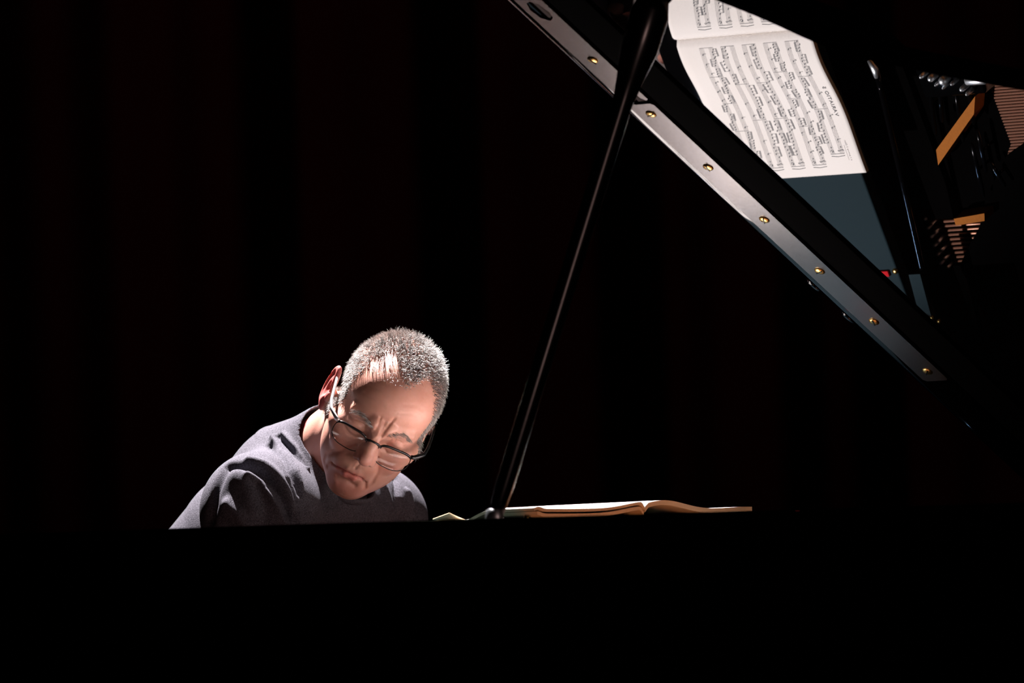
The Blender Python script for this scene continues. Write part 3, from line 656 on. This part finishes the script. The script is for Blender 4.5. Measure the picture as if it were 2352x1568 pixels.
# clothes
FOLDS = [
    ([(0.9209, -0.7438, 0.0828), (0.9188, -0.7084, 0.0787), (0.9119, -0.6861, 0.0673), (0.9047, -0.6689, 0.0455), (0.8984, -0.663, 0.0301), (0.8945, -0.662, 0.0149)], -0.008549999999999999, 0.0064),
    ([(0.9262, -0.7018, 0.0679), (0.9206, -0.6866, 0.0599), (0.9165, -0.6746, 0.0428), (0.9082, -0.6666, 0.0213), (0.8999, -0.6646, 0.0044)], 0.00665, 0.005600000000000001),
    ([(0.9159, -0.6788, 0.0535), (0.9099, -0.6686, 0.035), (0.9021, -0.6642, 0.015)], -0.0038, 0.004),
    ([(0.9092, -0.717, 0.088), (0.9017, -0.6952, 0.0811), (0.8984, -0.6781, 0.0669), (0.8924, -0.6639, 0.0422), (0.8864, -0.66, 0.0208), (0.882, -0.6616, 0.0025)], 0.00665, 0.0072),
    ([(0.794, -0.7885, 0.1106), (0.8553, -0.713, 0.0949), (0.8721, -0.6814, 0.0758), (0.874, -0.6679, 0.0572), (0.8735, -0.6627, 0.0449)], -0.0076, 0.0048000000000000004),
    ([(0.7798, -0.7951, 0.1192), (0.8412, -0.7158, 0.0934), (0.8641, -0.6766, 0.0695), (0.8703, -0.6635, 0.0464)], 0.0057, 0.0048000000000000004),
    ([(0.7791, -0.7872, 0.1205), (0.794, -0.757, 0.108), (0.803, -0.7325, 0.0935), (0.8043, -0.7151, 0.0792)], -0.0057, 0.004),
    ([(0.7768, -0.7809, 0.1233), (0.7944, -0.7422, 0.103), (0.8072, -0.7105, 0.076)], 0.00475, 0.004),
    ([(0.8866, -0.6707, 0.0605), (0.8866, -0.6613, 0.036), (0.8859, -0.6609, 0.0086)], -0.00475, 0.004),
    ([(0.9494, -0.7188, 0.0323), (0.9453, -0.7045, 0.0198), (0.9396, -0.6959, 0.0043)], 0.0095, 0.008),
    ([(0.9295, -0.7422, 0.0753), (0.9427, -0.743, 0.0572), (0.9505, -0.7438, 0.033), (0.9503, -0.75, 0.0135)], -0.0076, 0.008),
    ([(0.9322, -0.7149, 0.0684), (0.9323, -0.6926, 0.0496), (0.9345, -0.6874, 0.0252)], 0.0057, 0.0128),
    ([(0.9245, -0.6873, 0.0554), (0.9257, -0.6788, 0.0309), (0.9236, -0.6775, 0.0066)], -0.0076, 0.011200000000000002),
    ([(0.6166, -0.752, 0.0534), (0.6142, -0.7446, 0.0314), (0.613, -0.7446, 0.0049)], 0.0057, 0.0064),
    ([(0.5715, -0.7713, 0.0659), (0.5884, -0.7507, 0.0405), (0.5866, -0.7495, 0.0061)], -0.008549999999999999, 0.0064),
    ([(0.5603, -0.7591, 0.0435), (0.5604, -0.7531, 0.0058)], 0.0057, 0.005600000000000001),
    ([(0.6561, -0.736, 0.0286), (0.6529, -0.7356, 0.0053)], -0.00285, 0.004),
]
def shirt(P):
    d = smin(torso_sdf(P, .004), arms_sdf(P, .010), .03)
    ax = np.array([.73, -.667, .127])-NECK0; ax /= np.linalg.norm(ax)
    d = smin(d, cone(P, NECK0-ax*.02, NECK0+ax*.060, .070, .066), .03)
    fp_ = np.array([.15, 0, -1.]); fp_ -= ax*(fp_@ax); fp_ /= np.linalg.norm(fp_); Pn = P-NECK0.astype(f32)
    hole = np.maximum(cone(P, NECK0-ax*.02, NECK0+ax*.20, .060, .066), (-(Pn@ax)+.75*(Pn@fp_))/1.25)
    d = smax(d, -hole, .004)
    return smax(d, -(P[:, 2]+.46), .004)
V4, Q4 = surface_nets(shirt, (.36, -1.30, -.48), (1.03, -.60, .17), .0022)
def grad(fn, V, e=.002):
    V = V.astype(f32); g = np.stack([fn(V+np.array(o, f32)*e)-fn(V-np.array(o, f32)*e) for o in np.eye(3)], 1); return g/np.linalg.norm(g, axis=1)[:, None]
N4 = grad(shirt, V4); dsp = np.zeros(len(V4))
for pts, amp, wd in FOLDS:
    dd_ = path(V4.astype(f32), pts, [0]*len(pts), .0001); dsp += amp*np.exp(-(dd_/wd)**2)
V4 = V4+N4*dsp[:, None]
b = MB(); b.add(V4, Q4); sh = mk('shirt', b, 'shirt', man, recalc=False)
ax = Vector((.73, -.667, .127))-Vector(NECK0); ax.normalize(); cc_ = Vector(NECK0)+ax*.019; fpv = Vector((.15, 0, -1)); fpv -= ax*fpv.dot(ax); fpv.normalize(); e1 = ax.cross(Vector((0, 0, 1))).normalized(); e2 = e1.cross(ax)
b = MB(); vs = []; N_ = 72
for i in range(N_):
    a = 2*math.pi*i/N_; rr = .0745+.002*math.sin(3*a+1)+.004*max(0, math.sin(a)); er = (e1*math.cos(a)+e2*math.sin(a)); c = cc_+er*rr+ax*(.75*rr*er.dot(fpv))
    for k in range(10):
        t = 2*math.pi*k/10; vs.append(c+er*.0024*math.cos(t)+ax*.0085*math.sin(t))
b.add(vs, [(i*10+k, i*10+(k+1) % 10, ((i+1) % N_)*10+(k+1) % 10, ((i+1) % N_)*10+k) for i in range(N_) for k in range(10)]); mk('collar', b, 'shirt', sh)
V5, Q5 = surface_nets(lambda P: smax(smax(legs_sdf(P, .012), P[:, 2]+.40, .004), -(P[:, 2]+.90), .004), (.45, -1.30, -.95), (1.05, -.45, -.38), .007)
V5b, Q5b = surface_nets(lambda P: smax(path(P, [(.75, -1.11, -.42), (.735, -1.05, -.30)], [.165, .155]), P[:, 2]+.42, .004), (.5, -1.35, -.62), (1, -.85, -.38), .007)
b = MB(); b.add(V5, Q5); b.add(V5b, Q5b); mk('trousers', b, 'trouser', man, recalc=False)
for x, y in ((.68, -.56), (.80, -.58)):
    V6, Q6 = surface_nets(lambda P: smax(smin(cone(P, (x, y-.04, -.955), (x, y+.15, -.965), .042, .035), cone(P, (x, y, -.90), (x, y-.02, -.95), .045, .042), .02), -(P[:, 2]+.998), .003), (x-.08, y-.12, -1.01), (x+.08, y+.22, -.84), .005)
    b = MB(); b.add(V6, Q6); mk('shoe', b, 'shoe', man, recalc=False)
# hair : short strands on the scalp, thin over the receding temples
def tri_area(V, Q): return np.linalg.norm(np.cross(V[Q[:, 2]]-V[Q[:, 0]], V[Q[:, 3]]-V[Q[:, 1]]), axis=1)/2
fc = X1[Q1].mean(1); ar = tri_area(V1, Q1)
def density(p):
    x, y, z = p[:, 0], p[:, 1], p[:, 2]; s = np.abs(x)
    sm = lambda t: np.clip(t, 0, 1)**2*(3-2*np.clip(t, 0, 1))
    front = .074+.020*np.exp(-((s-.030)/.014)**2)+.010*(x < 0)*np.exp(-((s-.025)/.03)**2)-.30*np.maximum(0, s-.045)
    topd = sm((z-front+.35*np.maximum(0, .05-y))/.012)*(z > .02)
    side = sm((.040-y)/.010)*sm((z+.000+.9*np.maximum(0, y-.0))/.006)*(s > .052)
    burn = sm((.024-y)/.006)*sm((y+.004)/.004)*sm((z+.034)/.006)*(s > .058)
    back = sm((-.022-y)/.01)*sm((z+.066)/.01)
    dn = np.maximum.reduce([topd*1.0, side, burn*.8, back])
    thin = 1-.55*np.exp(-(((s-.028)/.022)**2+((y-.055)/.03)**2))*(x < .01)
    dn = np.maximum(dn, .22*(z > .080-.25*s)*(y > .02)*(x < .008)*(x > -.052))
    return dn*thin*(s < .0725)
dens = density(fc)
ns = np.linalg.norm(fc[:, :2], axis=1)
wgt = ar*dens; wgt /= wgt.sum(); NH = 20000; pick = rng.choice(len(Q1), NH, p=wgt)
Nh = grad(hb, V1[Q1[pick]].mean(1)); Ph = V1[Q1[pick]].mean(1)
loc_ = X1[Q1[pick]].mean(1); flow = np.stack([-.12*np.sign(loc_[:, 0])*(np.abs(loc_[:, 0]) > .05), .55+0*loc_[:, 0], .05-.9*(np.abs(loc_[:, 0])/.075)**2], 1)@HM.T
vs = []; fs = []; tn = []
clump = np.sin(loc_@np.array([310., 190, 240]))*np.sin(loc_@np.array([-150., 330, 210]))
for i in range(NH):
    n_ = Vector(Nh[i]); f_ = Vector(flow[i])+Vector(rng.normal(0, .33, 3)); f_ -= n_*f_.dot(n_); L = rng.uniform(.005, .0115)*(1.15 if loc_[i, 2] > .08 else .75)
    p0 = Vector(Ph[i])-n_*.0005; r_ = rng.uniform(.00022, .00042); g_ = float(np.clip(.62+.3*clump[i]+rng.normal(0, .28), 0, 1))
    p1 = p0+(n_*.75+f_*.45).normalized()*L*.55; p2 = p1+(n_*.35+f_*.9).normalized()*L*.5
    a = n_.cross(Vector(flow[i])).normalized(); c = a.cross(n_)
    k = len(vs)
    for p, rr in ((p0, r_), (p1, r_*.9), (p2, r_*.25)):
        for an in (0, 2.09, 4.19): vs.append(tuple(p+a*math.cos(an)*rr+c*math.sin(an)*rr)); tn.append(g_)
    for q in (0, 3):
        for m_ in range(3): fs.append((k+q+m_, k+q+(m_+1) % 3, k+q+3+(m_+1) % 3, k+q+3+m_))
b = MB(); b.add(vs, fs); hair = mk('hair', b, 'hair', man, 'short cropped salt and pepper hair', tone=tn, recalc=False)
# eyebrows
for sg in (-1, 1):
    vs = []; fs = []; tn = []
    for i in range(110):
        t = rng.uniform(0, 1); c = np.array([sg*(.011+.034*t), .12, .0150+.007*math.sin(t*2.6)-.003*t+rng.normal(0, .0016)])
        for _ in range(40):
            dd_ = float(head_sdf(np.array([c], f32))[0]); c[1] -= dd_*.8
            if abs(dd_) < 1e-4: break
        p = Vector(fromhead(c)); dr_ = Vector(HM@np.array([sg*1.0, .35+.2*rng.normal(), .35*(1-t*1.6)+.2*rng.normal()])).normalized(); L = .0065; r_ = .00026
        a = dr_.cross(Vector((0, 0, 1))).normalized(); c2 = a.cross(dr_); k = len(vs)
        for q_, rr in ((p, r_), (p+dr_*L, r_*.2)):
            for an in (0, 2.09, 4.19): vs.append(tuple(q_+a*math.cos(an)*rr+c2*math.sin(an)*rr)); tn.append(rng.uniform(.2, .8))
        for m_ in range(3): fs.append((k+m_, k+(m_+1) % 3, k+3+(m_+1) % 3, k+3+m_))
    b = MB(); b.add(vs, fs); mk('eyebrow', b, 'hair', man, tone=tn, recalc=False)
# ------------------------------------------------------------------ eyeglasses (worn: a thing of its own)
gl = thing('eyeglasses', 'dark half-rim eyeglasses worn low on the bowed man\'s nose', 'glasses', HO+HM@np.array([0, .09, -.02]))
GT = math.radians(4)
def G(x, z, y=0):                     # glasses plane: follows the brow, slightly wrapped
    yy = .0935-abs(x)*.10-5.0*max(0, abs(x)-.03)**2+y; return Vector(fromhead((x, yy-.05*z, z-.004)))
def lens_outline(s, n=40):
    P_ = []
    for i in range(n):
        a = 2*math.pi*i/n; ca, sa = math.cos(a), math.sin(a); e = 3.4
        x = .0255*abs(ca)**(2/e)*(1 if ca > 0 else -1); z = .0165*abs(sa)**(2/e)*(1 if sa > 0 else -1)
        if z < 0: x *= 1-.20*(-z/.0165)**2
        P_.append((s*(.0345+x), z-.012))
    return P_
for s in (-1, 1):
    P_ = lens_outline(s); b = MB(); n = len(P_)
    vs = [G(x, z, .0004) for x, z in P_]+[G(s*.0345, -.011, .0016)]+[G(x, z, -.0010) for x, z in P_]+[G(s*.0345, -.011, .0002)]
    fs = [(i, (i+1) % n, n) for i in range(n)]+[((i+1) % n+n+1, i+n+1, 2*n+1) for i in range(n)]+[(i, i+n+1, (i+1) % n+n+1, (i+1) % n) for i in range(n)]
    b.add(vs, fs); mk('lens', b, 'lens', gl)
    b = MB(); pts = [G(x, z) for x, z in P_]; pts.append(pts[0]); rr = [.0006+.0011*max(0, min(1, (z+.004)/.006)) for x, z in P_]; rr.append(rr[0]); b.tube(pts, rr, 8, cap=False); mk('rim', b, 'frame', gl)
    b = MB()
    hinge = G(s*.0625, .0015, -.001); tp = [G(s*.058, .0015), hinge, Vector(fromhead((s*.0745, .066, .0005))), Vector(fromhead((s*.0775, .045, .0015))), Vector(fromhead((s*.0785, .010, .0035))), Vector(fromhead((s*.0790, -.012, .004))), Vector(fromhead((s*.0800, -.026, -.006))), Vector(fromhead((s*.080, -.034, -.020)))]
    b.tube(tp, [.0020, .0022, .0022, .0020, .0019, .0019, .0019, .0015], 10, flat=1.4); mk('temple_arm', b, 'arm' if s < 0 else 'frame', gl, 'temple arm coloured bright as if spotlit' if s < 0 else None)  # one arm bright, one dark: the lighting is put into their materials
b = MB(); b.tube([G(-.0125, -.002), G(-.006, .0015, .002), G(0, .0025, .003), G(.006, .0015, .002), G(.0125, -.002)], [.0017]*5, 10); mk('bridge', b, 'frame', gl)
for s in (-1, 1):
    b = MB(); b.tube([G(s*.0115, -.010, -.001), G(s*.0098, -.013, -.004), G(s*.0102, -.017, -.005)], [.0008, .0022, .0012], 8); mk('nose_pad', b, 'lens', gl)
# ------------------------------------------------------------------ bench
bn = thing('piano_bench', 'black leather piano bench the man is sitting on', 'bench', (.75, -1.12, -RIM))
b = MB(); b.box((.46, -1.30, -.63), (1.04, -.94, -.580), bev=.018); mk('seat', b, 'leather', bn)
b = MB(); b.box((.47, -1.29, -.69), (1.03, -.95, -.63), bev=.004); mk('seat_frame', b, 'lacquer', bn)
for x in (.50, 1.0):
    for y in (-1.26, -.98):
        b = MB(); b.tube([(x, y, -.69), (x, y, -.73), (x, y, -.995), (x, y, -1.0)], [.026, .024, .017, .016], 12); mk('leg', b, 'lacquer', bn)
